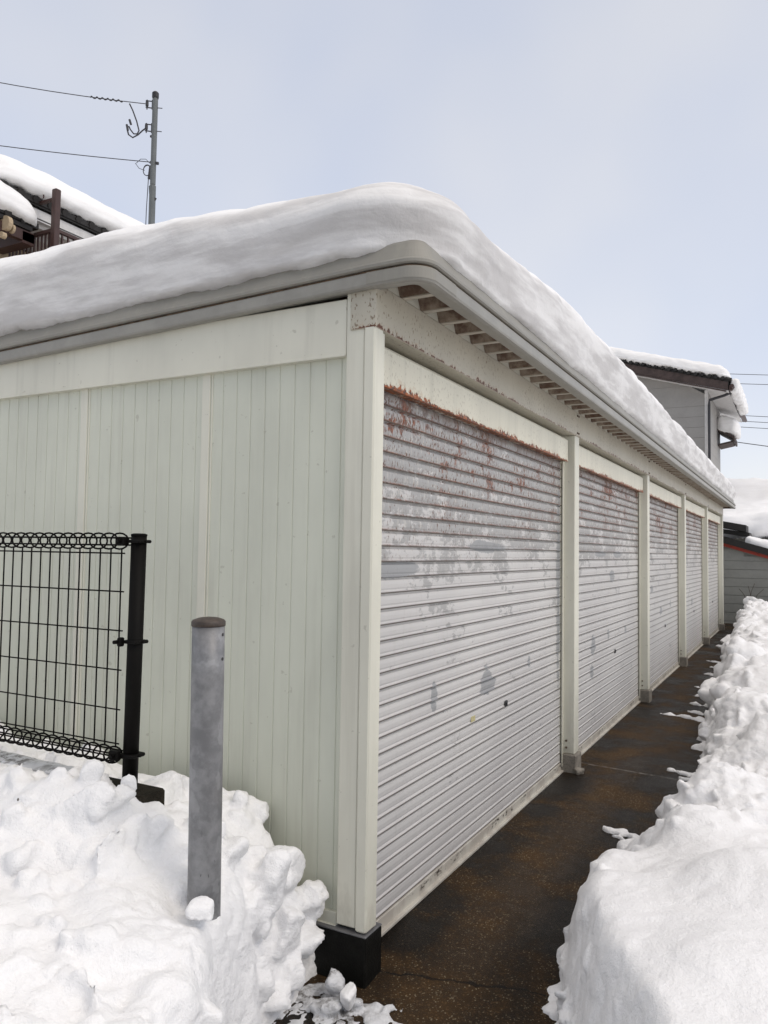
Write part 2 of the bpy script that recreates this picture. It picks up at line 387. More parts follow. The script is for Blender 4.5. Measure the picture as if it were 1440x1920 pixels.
# ------------------------------------------------------------ ground
def sheet(name, xs, ys, zf, mat):
    X, Y = np.meshgrid(xs, ys); P = np.stack([X.ravel(), Y.ravel(), np.zeros(X.size)], 1); P[:, 2] = zf(P[:, 0], P[:, 1])
    nx = len(xs); F = [(j*nx+i, j*nx+i+1, (j+1)*nx+i+1, (j+1)*nx+i) for j in range(len(ys)-1) for i in range(nx-1)]
    me = bpy.data.meshes.new(name); me.from_pydata(P.tolist(), [], F); me.materials.append(M[mat])
    for p in me.polygons: p.use_smooth = True
    o = bpy.data.objects.new(name, me); COL.objects.link(o); o['kind'] = 'structure'; return o
sheet('snow_covered_ground', np.linspace(-400, 400, 41), np.linspace(-400, 400, 41), lambda x, y: np.full_like(x, -.30), 'snow')
def pave_z(x, y):
    P = np.stack([x, y, 0*x], 1)
    t = np.clip((.40-y)/.6, 0, 1); t = t*t*(3-2*t)
    return -.10-.055*t+.006*fbm(P*1.6, 3, 5)
sheet('alley_pavement', np.arange(-4, 4.01, .1), np.concatenate([np.arange(-6, 2, .1), np.arange(2, 17.61, .3)]), pave_z, 'asphalt')

# ------------------------------------------------------------ garage building
G = empty('garage_building', 'long low cream steel garage row with five shutter doors under thick roof snow', 'garage')
PITCH = 3.13
def copy_to(o, dy, parent):
    c = o.copy(); COL.objects.link(c); c.parent = parent; c.location = (o.location[0], o.location[1]+dy, o.location[2]); return c
# side wall sheet with pressed grooves
b = MB(); xs = []
g0 = -.085
prof = [(-.12, 0)]
x = -.092
while x > -5.75:
    prof += [(x+.0042, 0), (x+.0012, .0036), (x-.0012, .0036), (x-.0042, 0)]
    x -= .0775
prof.append((-5.8, 0))
b.extr(prof, lambda p, t: (p[0], g0+p[1], t), .06, 2.50)
b.build('side_wall', 'wall', G)
b = MB(); b.box(-5.8, -.12, .03, .05, 0, 2.5); b.box(-5.8, -5.75, .06, 15.6, 0, 2.45); b.box(-5.7, -.05, 15.56, 15.6, 0, 2.5)
b.build('rear_wall', 'wall', G)
for xj in (-.862, -1.652, -2.442, -3.232, -4.022, -4.812):
    b = MB(); b.bbox(xj-.047, xj, g0-.006, g0+.004, .07, 2.32, .002); b.bbox(xj+.008, xj+.014, g0-.004, g0+.004, .07, 2.32, .001)
    b.build('joint_strip', 'trim', G)
b = MB(); b.bbox(-5.8, -.142, -.099, -.06, .030, .082, .004); b.bbox(-5.8, -.142, -.108, -.06, .020, .036, .003); b.build('base_rail', 'trim', G)
b = MB()
b.bbox(-5.8, -.137, -.112, -.07, 2.292, 2.52, .003); b.bbox(-5.8, -.137, -.116, -.07, 2.286, 2.298, .002)
b.build('side_header_band', 'trim', G)
b = MB()
b.bbox(-.135, -.052, -.113, -.055, .048, 2.56, .003); b.bbox(-.050, 0, -.119, -.045, .040, 2.56, .006)
b.box(-.10, -.004, -.050, -.030, .04, 2.38)
cp = b.build('corner_post', 'trim', G)
# plinth under the side wall and the corner
b = MB(); b.bbox(-5.8, .006, -.130, .004, -.32, .030, .006); pl = b.build('plinth', 'plinth', G)
b = MB(); b.bbox(-5.795, .0055, -.1295, .0035, .028, .034, .002); b.build('plinth_cap', 'plinthtop', pl)

# posts
def post():
    b = MB(); b.bbox(-.108, 0, 2.981, 3.104, .032, 2.386, .005); b.box(-.090, -.087, 2.9795, 2.9815, .04, 2.18)
    o = b.build('post', 'trim', G)
    b = MB(); b.box(-.1065, -.0995, 2.948, 2.981, -.06, 2.19); b.box(-.088, -.081, 2.948, 2.981, -.06, 2.19); b.box(-.0995, -.088, 2.968, 2.981, -.06, 2.19)
    g = b.build('guide_rail', 'trim', o)
    bs = []
    for z in (.075, .125):
        b = MB(); b.tube([(-.06, 2.981, z), (-.06, 2.974, z)], .008, 8); bs.append(b.build('bolt', 'bolt', o))
    b = MB(); b.bbox(-.125, .018, 2.962, 3.118, -.3, .030, .008)
    fb = b.build('footing_block', 'concrete', G)
    return o, [g]+bs, fb
p0, ch, fb = post()
for k in range(1, 5):
    q = copy_to(p0, PITCH*k, G)
    for c in ch: d = c.copy(); COL.objects.link(d); d.parent = q
    if k < 5: copy_to(fb, PITCH*k, G)
# shutters
PZ = .0675
def shutter(y0, y1, name='shutter_door'):
    prof = []; z = -.040
    while z < 2.24:
        prof += [(-.110, z), (-.110, z+.004), (-.0985, z+.007), (-.0965, z+.011), (-.0985, z+.0155), (-.1035, z+.018), (-.1045, z+.022), (-.1015, z+.030), (-.1005, z+.046), (-.1020, z+.0625)]
        z += PZ
    b = MB(); b.extr(prof, lambda p, t: (p[0], t, p[1]), y0, y1)
    o = b.build(name, 'shut', G, fix=False)
    b = MB(); b.bbox(-.112, -.092, y0, y1, -.094, -.036, .003); b.bbox(-.125, -.074, y0, y1, -.101, -.088, .002)
    b.build('bottom_bar', 'bar', o)
    return o
sh = shutter(-.055, 2.962)
def lock_on(parent, yl, zl=.594):
    b = MB(); b.bbox(-.101, -.093, yl-.022, yl+.022, zl-.018, zl+.018, .003); b.tube([(-.095, yl, zl), (-.090, yl, zl)], .008, 10)
    return b.build('lock', 'lock', parent)
def sticker_on(parent, ys, zl=.595):
    b = MB(); b.box(-.1005, -.0990, ys-.03, ys+.03, zl-.014, zl+.018); return b.build('sticker', 'sticker', parent)
lock_on(sh, 1.748); sticker_on(sh, 1.22)
for k in range(1, 5):
    s2 = shutter(3.104-PITCH+PITCH*k, 2.962+PITCH*k); lock_on(s2, 1.748+PITCH*k, .575)
# header boxes
def hbox(y0, y1):
    b = MB()
    prof = [(-.125, 2.195), (-.05, 2.186), (-.040, 2.192), (-.040, 2.342), (-.052, 2.356), (-.095, 2.372), (-.125, 2.372)]
    b.extr(prof, lambda p, t: (p[0], t, p[1]), y0, y1, True)
    b.bbox(-.046, -.0365, y0+.0, y1, 2.183, 2.196, .002)
    return b.build('header_box', 'boxm', G)
for k in range(5): hbox(-.028+PITCH*k+(.0 if k == 0 else .005), 2.925+PITCH*k)
# lintel beams with a bolt pair at each joint
for k in range(5):
    y0 = -.1195 if k == 0 else PITCH*k-.078
    y1 = PITCH*(k+1)-.082 if k < 4 else 15.63
    b = MB(); b.bbox(-.115, 0.0035, y0, y1, 2.387, 2.568, .003)
    o = b.build('lintel', 'lintel', G)
    for z in (2.41, 2.54):
        for dy in (-.02, .02):
            if k < 4: b = MB(); b.tube([(.003, y1+dy, z), (.010, y1+dy, z)], .007, 8); b.build('bolt', 'bolt', o)
# folded roof deck, seen from below in the overhang
b = MB(); prof = []; y = -.10
while y < 15.7:
    prof += [(y, 2.572), (y+.045, 2.572), (y+.085, 2.640), (y+.160, 2.640)]
    y += .2
b.extr([(p[0], p[1]) for p in prof], lambda p, t: (t, p[0], p[1]+.02*min(t, 0)), -5.8, .17)
b.build('roof_deck', 'deck', G)
b = MB(); b.box(.006, .15, -.098, -.066, 2.566, 2.5705); rib0 = b.build('deck_rib', 'ribm', G)
for i in range(1, 78): copy_to(rib0, .2*i, G)

b = MB(); b.box(-.012, -.004, -.10, 15.6, 2.569, 2.645); b.build('closer_strip', 'trim', G)
b = MB(); b.box(-5.8, -.13, -.11, 15.6, 2.645, 2.66); b.build('roof_sheet', 'gutter', G)

# eaves: swept profile round the rounded corner
XO, YO, RC = .24, -.16, .105
def eave_path():
    P = []
    for x in (-5.9, -3, -1.2, -.02): P.append((x, YO, 0, -1))
    for i in range(13):
        a = -math.pi/2+math.pi/2*i/12
        P.append((XO-RC+RC*math.cos(a), YO+RC+RC*math.sin(a), math.cos(a), math.sin(a)))
    for y in (.13, 4, 8, 12, 15.80): P.append((XO, y, 1, 0))
    return P
def sweep(prof, a=0, c=99):
    P = eave_path()[a:c]; b = MB(); V = []; F = []; n = len(prof)
    for (x, y, nx, ny) in P:
        for (o, z) in prof: V.append((x+nx*o, y+ny*o, z+.031*min(0, x)))
    for i in range(len(P)-1):
        for k in range(n-1): F.append((i*n+k, i*n+k+1, (i+1)*n+k+1, (i+1)*n+k))
    F.append(tuple((len(P)-1)*n+k for k in range(n)))
    b.add(V, F); return b
sweep([(.0015, 2.548), (.0025, 2.550), (.0025, 2.590), (-.002, 2.597)], 3, 18).build('gutter_corner', 'fascia', G)
gut = sweep([(-.078, 2.560), (-.075, 2.546), (-.018, 2.537), (-.004, 2.541), (.0, 2.549), (.0, 2.590), (-.004, 2.596), (-.03, 2.597)]).build('gutter', 'gutter', G)
sweep([(-.016, 2.5965), (-.010, 2.600), (-.012, 2.604), (-.016, 2.6065)]).build('gutter_seam', 'rustline', G)
sweep([(-.03, 2.606), (-.002, 2.606), (.006, 2.611), (.007, 2.622), (-.002, 2.632), (-.020, 2.668), (-.040, 2.703), (-.052, 2.716), (-.075, 2.722), (-.3, 2.722)]).build('eaves_fascia', 'fascia', G)
b = MB(); b.box(-.2, XO-.02, 15.70, 15.78, 2.545, 2.66); b.build('end_board', 'weatherboard', G)

# ------------------------------------------------------------ snow on roofs
def lin(*seg):
    out = []
    for a, b_, st in seg: out += list(np.arange(a, b_-1e-6, st))
    out.append(seg[-1][1]); return np.array(out)
def slab(name, xs, ys, zs, r, rt, rb, shape=None, amp=.02, fr=2.5, seed=1, mat='roofsnow', parent=None, edge=.015, bulge=0.0):
    x0, x1, y0, y1, z0, z1 = xs[0], xs[-1], ys[0], ys[-1], zs[0], zs[-1]
    V = []; F = []
    def grid(A, B, f):
        o = len(V); V.extend(f(a, b) for b in B for a in A); n = len(A)
        F.extend((o+j*n+i, o+j*n+i+1, o+(j+1)*n+i+1, o+(j+1)*n+i) for j in range(len(B)-1) for i in range(n-1))
    grid(xs, ys, lambda a, b: (a, b, z1)); grid(xs, ys, lambda a, b: (a, b, z0))
    grid(xs, zs, lambda a, b: (a, y0, b)); grid(xs, zs, lambda a, b: (a, y1, b))
    grid(ys, zs, lambda a, b: (x0, a, b)); grid(ys, zs, lambda a, b: (x1, a, b))
    me = bpy.data.meshes.new(name); me.from_pydata(V, [], F)
    bm = bmesh.new(); bm.from_mesh(me); bmesh.ops.remove_doubles(bm, verts=bm.verts, dist=1e-4); bmesh.ops.recalc_face_normals(bm, faces=bm.faces); bm.to_mesh(me); bm.free()
    p = get_co(me); q = p.copy()
    q[:, 0] = np.clip(p[:, 0], x0+r, x1-r); q[:, 1] = np.clip(p[:, 1], y0+r, y1-r); q[:, 2] = np.clip(p[:, 2], z0+rb, z1-rt)
    d = (p-q)/r; d[:, 2] = np.where(p[:, 2] > q[:, 2], (p[:, 2]-q[:, 2])/rt, (p[:, 2]-q[:, 2])/rb)
    L = np.linalg.norm(d, axis=1, keepdims=True); L[L < 1e-6] = 1
    # cube -> rounded: project onto a softened sphere
    dn = d/L
    vz = np.where(dn[:, 2] > 0, rt, rb)
    p = q+np.stack([dn[:, 0]*r, dn[:, 1]*r, dn[:, 2]*vz], 1)
    set_co(me, p)
    nn = get_no(me)
    t = (p[:, 2:3]-z0)/(z1-z0)
    disp = amp*fbm(p*fr, 4, seed)+amp*.5*fbm(p*fr*4, 3, seed+9)
    side = 1-np.abs(nn[:, 2]); lay = fbm(np.stack([p[:, 0]*1.3, p[:, 1]*1.3, p[:, 2]*13], 1), 2, seed+3)
    disp = disp+side*lay*.014+bulge*side*np.sin(np.pi*np.clip(t[:, 0], 0, 1)**1.5)
    disp = disp+edge*np.clip((.22-t[:, 0])/.22, 0, 1)*(fbm(p*20, 3, seed+5)+.8*fbm(p*7, 2, seed+6))
    p = p+nn*disp[:, None]
    if shape: p = shape(p)
    set_co(me, p)
    me.materials.append(M[mat])
    for f in me.polygons: f.use_smooth = True
    o = bpy.data.objects.new(name, me); COL.objects.link(o)
    if parent: o.parent = parent
    return o
def gshape(p):
    p = p.copy(); t = np.clip((p[:, 2]-2.67)/.4, 0, 1)
    p[:, 2] += t*(.012*fbm(np.stack([p[:, 0]*.6, p[:, 1]*.45, 0*p[:, 0]], 1), 3, 31))
    p[:, 2] += .031*np.minimum(p[:, 0], 0)*(1-t)+.012*np.minimum(p[:, 0]+.5, 0)*t-t*.095*np.exp(-((p[:, 0]+.1)**2+(p[:, 1]-.2)**2)/.9)
    p[:, 2] += t*.035*np.exp(-((p[:, 1]-5)/3.5)**2)
    sag = np.clip((p[:, 1]-14.6)/1.2, 0, 1); p[:, 2] -= t*.16*sag*sag
    return p
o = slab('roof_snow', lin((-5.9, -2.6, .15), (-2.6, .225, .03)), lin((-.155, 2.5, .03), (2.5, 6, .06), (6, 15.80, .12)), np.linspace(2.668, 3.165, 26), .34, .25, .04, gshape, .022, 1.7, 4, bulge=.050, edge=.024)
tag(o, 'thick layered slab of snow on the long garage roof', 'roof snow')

# ------------------------------------------------------------ snow banks (voxel fused heaps)
def idw(x, y, pts, p=3.0):
    w = 0; s = 0
    for (a, b_, z) in pts:
        k = 1/((x-a)**2+(y-b_)**2+.004)**(p/2); w = w+k; s = s+k*z
    return s/w
def polydist(x, y, poly):
    """signed distance, positive inside"""
    ins = np.zeros(x.shape, bool); d = np.full(x.shape, 1e9); n = len(poly)
    for i in range(n):
        x0, y0 = poly[i]; x1, y1 = poly[(i+1) % n]
        dx, dy = x1-x0, y1-y0
        t = np.clip(((x-x0)*dx+(y-y0)*dy)/(dx*dx+dy*dy), 0, 1)
        d = np.minimum(d, np.hypot(x-x0-t*dx, y-y0-t*dy))
        with np.errstate(divide='ignore', invalid='ignore'):
            c = ((y0 > y) != (y1 > y)) & (x < (x1-x0)*(y-y0)/(y1-y0+1e-12)+x0)
        ins ^= c
    return np.where(ins, d, -d)
def heap_grid(x0, x1, y0, y1, st, H, zb=-.34):
    xs = np.arange(x0, x1+st/2, st); ys = np.arange(y0, y1+st/2, st); X, Y = np.meshgrid(xs, ys)
    Z = H(X.ravel(), Y.ravel()).reshape(X.shape); nx, ny = len(xs), len(ys)
    top = np.stack([X.ravel(), Y.ravel(), Z.ravel()], 1); bot = top.copy(); bot[:, 2] = zb
    V = np.concatenate([top, bot]).tolist(); o = nx*ny; F = []
    for j in range(ny-1):
        for i in range(nx-1):
            a = j*nx+i; F.append((a, a+1, a+nx+1, a+nx)); F.append((o+a, o+a+nx, o+a+nx+1, o+a+1))
    for i in range(nx-1):
        F.append((i, o+i, o+i+1, i+1)); a = (ny-1)*nx+i; F.append((a, a+1, o+a+1, o+a))
    for j in range(ny-1):
        a = j*nx; F.append((a, a+nx, o+a+nx, o+a)); a = j*nx+nx-1; F.append((a, o+a, o+a+nx, a+nx))
    return V, F
_ico = {}
def chunk(c, r, rng, flat=1.0):
    """broken lump: icosphere cut by random planes"""
    if 3 not in _ico:
        bm = bmesh.new(); bmesh.ops.create_icosphere(bm, subdivisions=3, radius=1)
        _ico[3] = (np.array([v.co[:] for v in bm.verts]), [tuple(v.index for v in f.verts) for f in bm.faces]); bm.free()
    v, f = _ico[3]; v = v.copy()
    for k in range(13):
        nrm = rng.normal(size=3); nrm /= np.linalg.norm(nrm); d = rng.uniform(.38, .74)
        h = v@nrm; over = np.clip(h-d, 0, None); v = v-over[:, None]*nrm
    v = v*(r*rng.uniform(.85, 1.5, 3)); v[:, 2] *= flat
    v = v+r*.16*fbm(v/r*1.7+c, 3, 3)[:, None]*v/r
    return (v+np.array(c)).tolist(), f
def fuse(name, V, F, vox, amp, seed, mat='snow', smooth_it=1, clump=None):
    me = bpy.data.meshes.new(name); me.from_pydata(V, [], F); o = bpy.data.objects.new(name, me); COL.objects.link(o)
    md = o.modifiers.new('r', 'REMESH'); md.mode = 'VOXEL'; md.voxel_size = vox; md.adaptivity = 0
    md = o.modifiers.new('s', 'SMOOTH'); md.factor = .4; md.iterations = smooth_it
    bpy.context.view_layer.update(); dg = bpy.context.evaluated_depsgraph_get()
    nm = bpy.data.meshes.new_from_object(o.evaluated_get(dg)); o.modifiers.clear(); o.data = nm; bpy.data.meshes.remove(me)
    p = get_co(nm); nn = get_no(nm)
    d = amp*fbm(p*5, 4, seed)+amp*.45*fbm(p*19, 3, seed+7)+amp*.9*(.35-np.abs(fbm(p*8.5, 3, seed+13)))
    # clumps with creases between them
    q = p+.03*np.stack([fbm(p*7, 2, 1), fbm(p*7, 2, 2), fbm(p*7, 2, 3)], 1)
    for fr, aa in ((4.6, 3.6), (11.0, 1.8), (30.0, .65)):
        f1, f2 = worley(q*fr, seed)
        w = np.clip(fbm(p*2.2, 2, seed+int(fr))*1.6+.55, 0, 1)*(clump(p) if clump else 1)
        d = d+aa*amp*w*(np.clip((f2-f1)*1.8, 0, .55)-.35)
    set_co(nm, p+nn*d[:, None])
    nm.materials.clear(); nm.materials.append(M[mat])
    for f in nm.polygons: f.use_smooth = True
    return o
def strip_hidden(o, keep):
    bm = bmesh.new(); bm.from_mesh(o.data); bmesh.ops.delete(bm, geom=[v for v in bm.verts if not keep(v.co)], context='VERTS'); bm.to_mesh(o.data); bm.free()

rng = np.random.default_rng(11)
# left heap between the pipe, the fence and the garage's end wall
LP = [(-5, -.075), (-.20, -.075), (-.19, -.135), (-.19, -.25), (-.165, -.40), (-.15, -.54), (-.075, -.70), (.06, -.95), (.22, -1.25), (.40, -1.6), (.55, -2.1), (-5, -2.1)]
LT = [(-5, -.8, .6), (-3, -.5, .62), (-2.2, -.4, .60), (-1.5, -.4, .58), (-.95, -.25, .52), (-.78, -.22, .50), (-.62, -.25, .50), (-.50, -.22, .50), (-.38, -.24, .37), (-.26, -.28, .30), (-.17, -.33, .24), (-.16, -.2, .12), (-.25, -.14, .2),
      (-1.24, -.8, .655), (-.95, -.86, .665), (-.75, -.86, .70), (-.62, -.85, .69), (-.52, -.82, .60), (-.46, -.74, .60), (-.42, -.68, .55), (-2.4, -.9, .63), (-.30, -.62, .46), (-.20, -.72, .40), (-.16, -.92, .385), (-.10, -.86, .36), (-.18, -.5, .40), (-.36, -.9, .46),
      (-.5, -1.15, .48), (-1.0, -1.2, .56), (-.2, -1.2, .43), (.0, -1.25, .40), (.1, -1.5, .42), (-.6, -1.7, .5), (-2, -1.4, .56), (-4, -1.6, .5), (.2, -2, .4)]
def HL(x, y):
    d = polydist(x, y, LP); P = np.stack([x, y, 0*x], 1)
    d = d+.045*fbm(P*6, 3, 3)
    # block-like wobble
    t = np.clip(d/.17, 0, 1); s = 1-(1-t)**2.6
    top = idw(x, y, LT)+.035*fbm(P*4.2, 3, 8)+.02*fbm(P*11, 3, 9)
    return np.where(d > 0, -.20+(top+.20)*s, -.33)
V, F = heap_grid(-4.6, .6, -2.15, -.078, .02, HL)
V = list(V); F = list(F)
def addc(c, r, flat=1.0):
    v, f = chunk(c, r, rng, flat); o = len(V); V.extend(v); F.extend(tuple(i+o for i in q) for q in f)
for i in range(620):
    x = rng.uniform(-2.9, .3); y = rng.uniform(-1.9, -.14)
    if polydist(np.array([x]), np.array([y]), LP)[0] < .03: continue
    if abs(x+.155) < .10 and abs(y+.86) < .13: continue
    if y > -.80 and y < -.6 and x < -.45: continue
    h = HL(np.array([x]), np.array([y]))[0]; r = rng.choice([.022, .035, .055, .085, .13], p=[.25, .25, .22, .17, .11])
    if y > -.2: r = min(r, .06)
    addc((x, y, h-r*rng.uniform(.25, .75)), r)
for i in range(70):
    x = rng.uniform(-2.2, .05); y = rng.uniform(-1.6, -.2)
    if polydist(np.array([x]), np.array([y]), LP)[0] < .06 or (abs(x+.155) < .16 and -1.05 < y < -.7) or (-.85 < y < -.55 and x < -.45): continue
    h = HL(np.array([x]), np.array([y]))[0]; r = rng.uniform(.035, .075)
    addc((x, y, h-r*rng.uniform(-.1, .3)), r)
for c, r in (((-.53, -.22, .42), .110), ((-.50, -.25, .50), .05), ((-.26, -.30, .30), .12), ((-.24, -.50, .20), .125), ((-.24, -.42, .30), .10), ((-.20, -.34, .12), .09), ((-.17, -.56, .04), .08), ((-.93, -.20, .50), .07), ((-.80, -.20, .48), .07), ((-.69, -.2, .45), .06),
             ((-.60, -.93, .62), .10), ((-.42, -.98, .50), .11), ((-.55, -.86, .66), .055), ((-.68, -.84, .70), .05), ((-.60, -.77, .66), .045), ((-.72, -.76, .67), .045), ((-.80, -.88, .68), .05), ((-1.0, -.9, .64), .07), ((-.23, -.16, .12), .07), ((-.19, -.26, .02), .08), ((-.18, -.36, -.03), .07), ((-.15, -.46, -.08), .07)):
    addc(c, r)
L1 = fuse('snow_heap', V, F, .0115, .010, 21)
strip_hidden(L1, lambda c: c.z > -.25)
tag(L1, 'heap of broken white snow piled against the garage end wall around the steel pipe', 'snow heap')

# right bank along the alley
RB = [(1.7, -1.25), (1.25, -1.05), (1.0, -.62), (.86, -.36), (.74, -.05), (.665, .18), (.62, .40), (.60, .75), (.63, 1.15), (.69, 1.45), (.76, 1.8), (.80, 2.4), (.83, 3.1), (.79, 3.7), (.70, 4.4), (.66, 5.4), (.58, 7), (.50, 8.6), (.44, 10), (.37, 12), (.32, 14), (.32, 16.9), (4.5, 16.9), (4.5, -1.25)]
RT = [(1.5, -1.0, .34), (1.2, -.66, .345), (1.0, -.42, .34), (.90, -.1, .32), (.80, .2, .31), (.78, .55, .24), (.75, 1.0, .12), (.76, 1.4, .06), (.95, 1.35, .24), (.86, 1.9, .08), (.95, 2.3, .16), (1.02, 2.9, .24), (1.0, 3.6, .24), (.90, 4.4, .22), (.84, 5.2, .24), (.76, 6.6, .30), (.70, 8.0, .38), (.62, 9.2, .38), (.56, 11, .40), (.50, 13, .42),
      (1.36, .36, .43), (1.04, 1.04, .38), (1.05, 1.8, .40), (1.3, -.3, .40), (1.28, 2.9, .50), (1.15, 4, .44), (1.1, 5.5, .44), (1.05, 7, .47), (1.0, 9.1, .50), (.9, 12, .48), (1.5, 12, .55), (2.2, 0, .5), (2.2, 3, .58), (2, 8, .58), (3.5, 0, .6), (3.5, 8, .6), (3.5, 15, .6), (1.2, 16, .50)]
def HR(x, y):
    d = polydist(x, y, RB); P = np.stack([x, y, 0*x], 1)
    far = np.clip((y-1.2)/3, 0, 1)
    d = d+(.018+.05*far)*fbm(P*5, 4, 13)
    t = np.clip(d/(.17+.10*far), 0, 1); s = 1-(1-t)**2.4
    top = idw(x, y, RT)+(.012+.05*far)*fbm(P*3.2, 4, 18)
    z = -.16+(top+.16)*s
    # slanting shovel cuts on the near face
    face = np.clip(1-t, 0, 1)*np.clip((.7-y)/.6, 0, 1)
    z = z+face*.03*np.sin((x*1.2+y*.6)*38+3*fbm(P*3, 2, 4))
    return np.where(d > 0, z, -.33)
V, F = heap_grid(.30, 2.9, -1.3, 5.0, .025, HR); V = list(V); F = list(F)
for i in range(900):
    y = rng.uniform(.9, 4.9); x = .6+rng.uniform(0, 1)**1.5*1.4
    d = polydist(np.array([x]), np.array([y]), RB)[0]
    if d < .0: continue
    h = HR(np.array([x]), np.array([y]))[0]; r = rng.choice([.024, .04, .065, .11], p=[.4, .33, .19, .08])
    addc((x, y, h-r*rng.uniform(.3, .8)), r)
for i in range(26):
    y = rng.uniform(-.9, 1.2); x = np.interp(y, [-.9, -.6, -.05, .4, 1.3], [1.15, 1.0, .78, .68, .66])+rng.uniform(.0, .12)
    h = HR(np.array([x]), np.array([y]))[0]; addc((x, y, h-.02), rng.uniform(.02, .045))
for c, r in (((.685, .30, -.06), .06), ((.64, .38, -.10), .05), ((.72, 1.72, -.05), .06), ((.80, 1.9, -.02), .07), ((.68, 1.75, -.09), .04), ((.66, 1.2, -.04), .06)): addc(c, r)
for i in range(46):
    y = rng.uniform(.0, .62); x = rng.uniform(.0, 1)**.7; x = .70-.15*(1-x)*math.sin(min(1, max(0, y/.55))*math.pi)
    addc((x, y, -.135), rng.uniform(.018, .042), .7)
# thin tongues of ice reaching over the pavement
def tongue(x0, y0, x1, y1, w):
    n = 14; top = []; bot = []
    for i in range(n+1):
        t = i/n; cx = x0+(x1-x0)*t; cy = y0+(y1-y0)*t+.02*math.sin(t*9+x0*30)
        ww = w*(1-t)**.7*(1+.5*math.sin(t*23+y0*11))+.004
        top.append(((cx, cy-ww), (cx, cy+ww)))
    Vn = []; Fn = []
    for (a, c) in top: Vn += [(a[0], a[1], -.13), (a[0], a[1], -.083), (c[0], c[1], -.083), (c[0], c[1], -.13)]
    for i in range(n):
        for k in range(4): j = (k+1) % 4; Fn.append((i*4+k, i*4+j, (i+1)*4+j, (i+1)*4+k))
    Fn += [(3, 2, 1, 0), tuple(n*4+k for k in range(4))]
    o = len(V); V.extend(Vn); F.extend(tuple(i+o for i in q) for q in Fn)
for i in range(60):
    y = rng.uniform(-.2, .5); addc((np.interp(y, [-.9, -.6, -.05, .4], [1.12, .97, .74, .63])+rng.uniform(-.02, .03), y, rng.uniform(-.14, -.02)), rng.uniform(.014, .03), .8)
for a in ((.74, 1.80, .43, 1.93, .04), (.68, 1.72, .50, 1.84, .03), (.85, 3.35, .59, 3.39, .05), (.8, 3.2, .68, 3.22, .03)): tongue(*a)
Rn = fuse('snow_bank', V, F, .0145, .010, 41, clump=lambda p: np.clip((p[:, 1]-.5)/.7+np.clip((.25-(p[:, 2]))/.25, 0, .7), .24, 1)); strip_hidden(Rn, lambda c: c.z > -.2)
V, F = heap_grid(.15, 4.4, 4.45, 16.8, .05, HR); V = list(V); F = list(F)
for i in range(800):
    y = rng.uniform(4.9, 16.5); x = .3+rng.uniform(0, 1)**1.3*1.9
    d = polydist(np.array([x]), np.array([y]), RB)[0]
    if d < .0: continue
    h = HR(np.array([x]), np.array([y]))[0]; r = rng.choice([.04, .07, .11, .18], p=[.35, .35, .2, .1])
    addc((x, y, h-r*rng.uniform(.2, .7)), r)
for a in ((.72, 5.40, .20, 5.58, .07), (.6, 5.75, .40, 5.85, .05), (.6, 6.2, .38, 6.3, .05), (.6, 6.8, .30, 6.85, .06), (.62, 7.2, .26, 7.54, .07), (.55, 7.9, .35, 8, .05), (.52, 8.5, .22, 8.7, .06), (.5, 9.2, .3, 9.4, .06), (.45, 9.9, .15, 10.1, .06)): tongue(*a)
V2 = V; Rf = fuse('far', V, F, .027, .014, 43)
strip_hidden(Rf, lambda c: c.z > -.2)
bm = bmesh.new(); bm.from_mesh(Rn.data); bm.from_mesh(Rf.data); bm.to_mesh(Rn.data); bm.free()
for p in Rn.data.polygons: p.use_smooth = True
bpy.data.objects.remove(Rf)
tag(Rn, 'long shovelled snow bank along the right side of the brown alley', 'snow bank')

# slush by the corner
V = []; F = []
for i in range(1300):
    t = rng.uniform(0, 1); x = -.20+.48*rng.uniform(0, 1)**1.3; y = -.20-.75*rng.uniform(0, 1)
    lim = np.interp(y, [-.95, -.6, -.4, -.25, -.15], [.40, .28, .24, .22, .08])
    if x > lim or (y > -.15): continue
    addc((x, y, -.158), rng.choice([.010, .016, .026, .042], p=[.4, .36, .19, .05]), .42)
for c, r in (((.03, -.26, -.14), .05), ((.10, -.20, -.15), .03), ((.15, -.19, -.15), .035), ((-.06, -.24, -.10), .06), ((.19, -.18, -.16), .025), ((-.02, -.33, -.13), .06)): addc(c, r, .7)
sl = fuse('slush', V, F, .0075, .006, 61, 'dirty', 1); strip_hidden(sl, lambda c: c.z > -.19)
tag(sl, 'thin grey slush and ice crumbs spilled on the pavement by the black corner plinth', 'slush', kind='stuff')

def lump(c, r, label, seed, flat=1.0, mat='snow'):
    global V, F
    r2 = np.random.default_rng(seed); v, f = chunk((0, 0, 0), r, r2, flat); V = list(v); F = list(f)
    o = fuse('snow_chunk', V, F, max(.006, r/9), r*.06, seed, mat, 1); o.location = c; o['label'] = label; o['category'] = 'snow chunk'; return o
lump((-.090, -.935, .438), .046, 'small angular snow chunk leaning on the front of the steel pipe', 3, .9)
lump((.035, -.30, -.10), .048, 'round white snow lump lying in the grey slush', 5, 1.2)
lump((.28, 11.68, -.06), .085, 'small snow lump alone on the alley before the last shutter', 9, .5)
lump((-.04, 3.06, -.095), .055, 'dirty brown ice lump at the foot of the nearest footing block', 12, .5, 'concrete').location = (.04, 2.985, -.085)

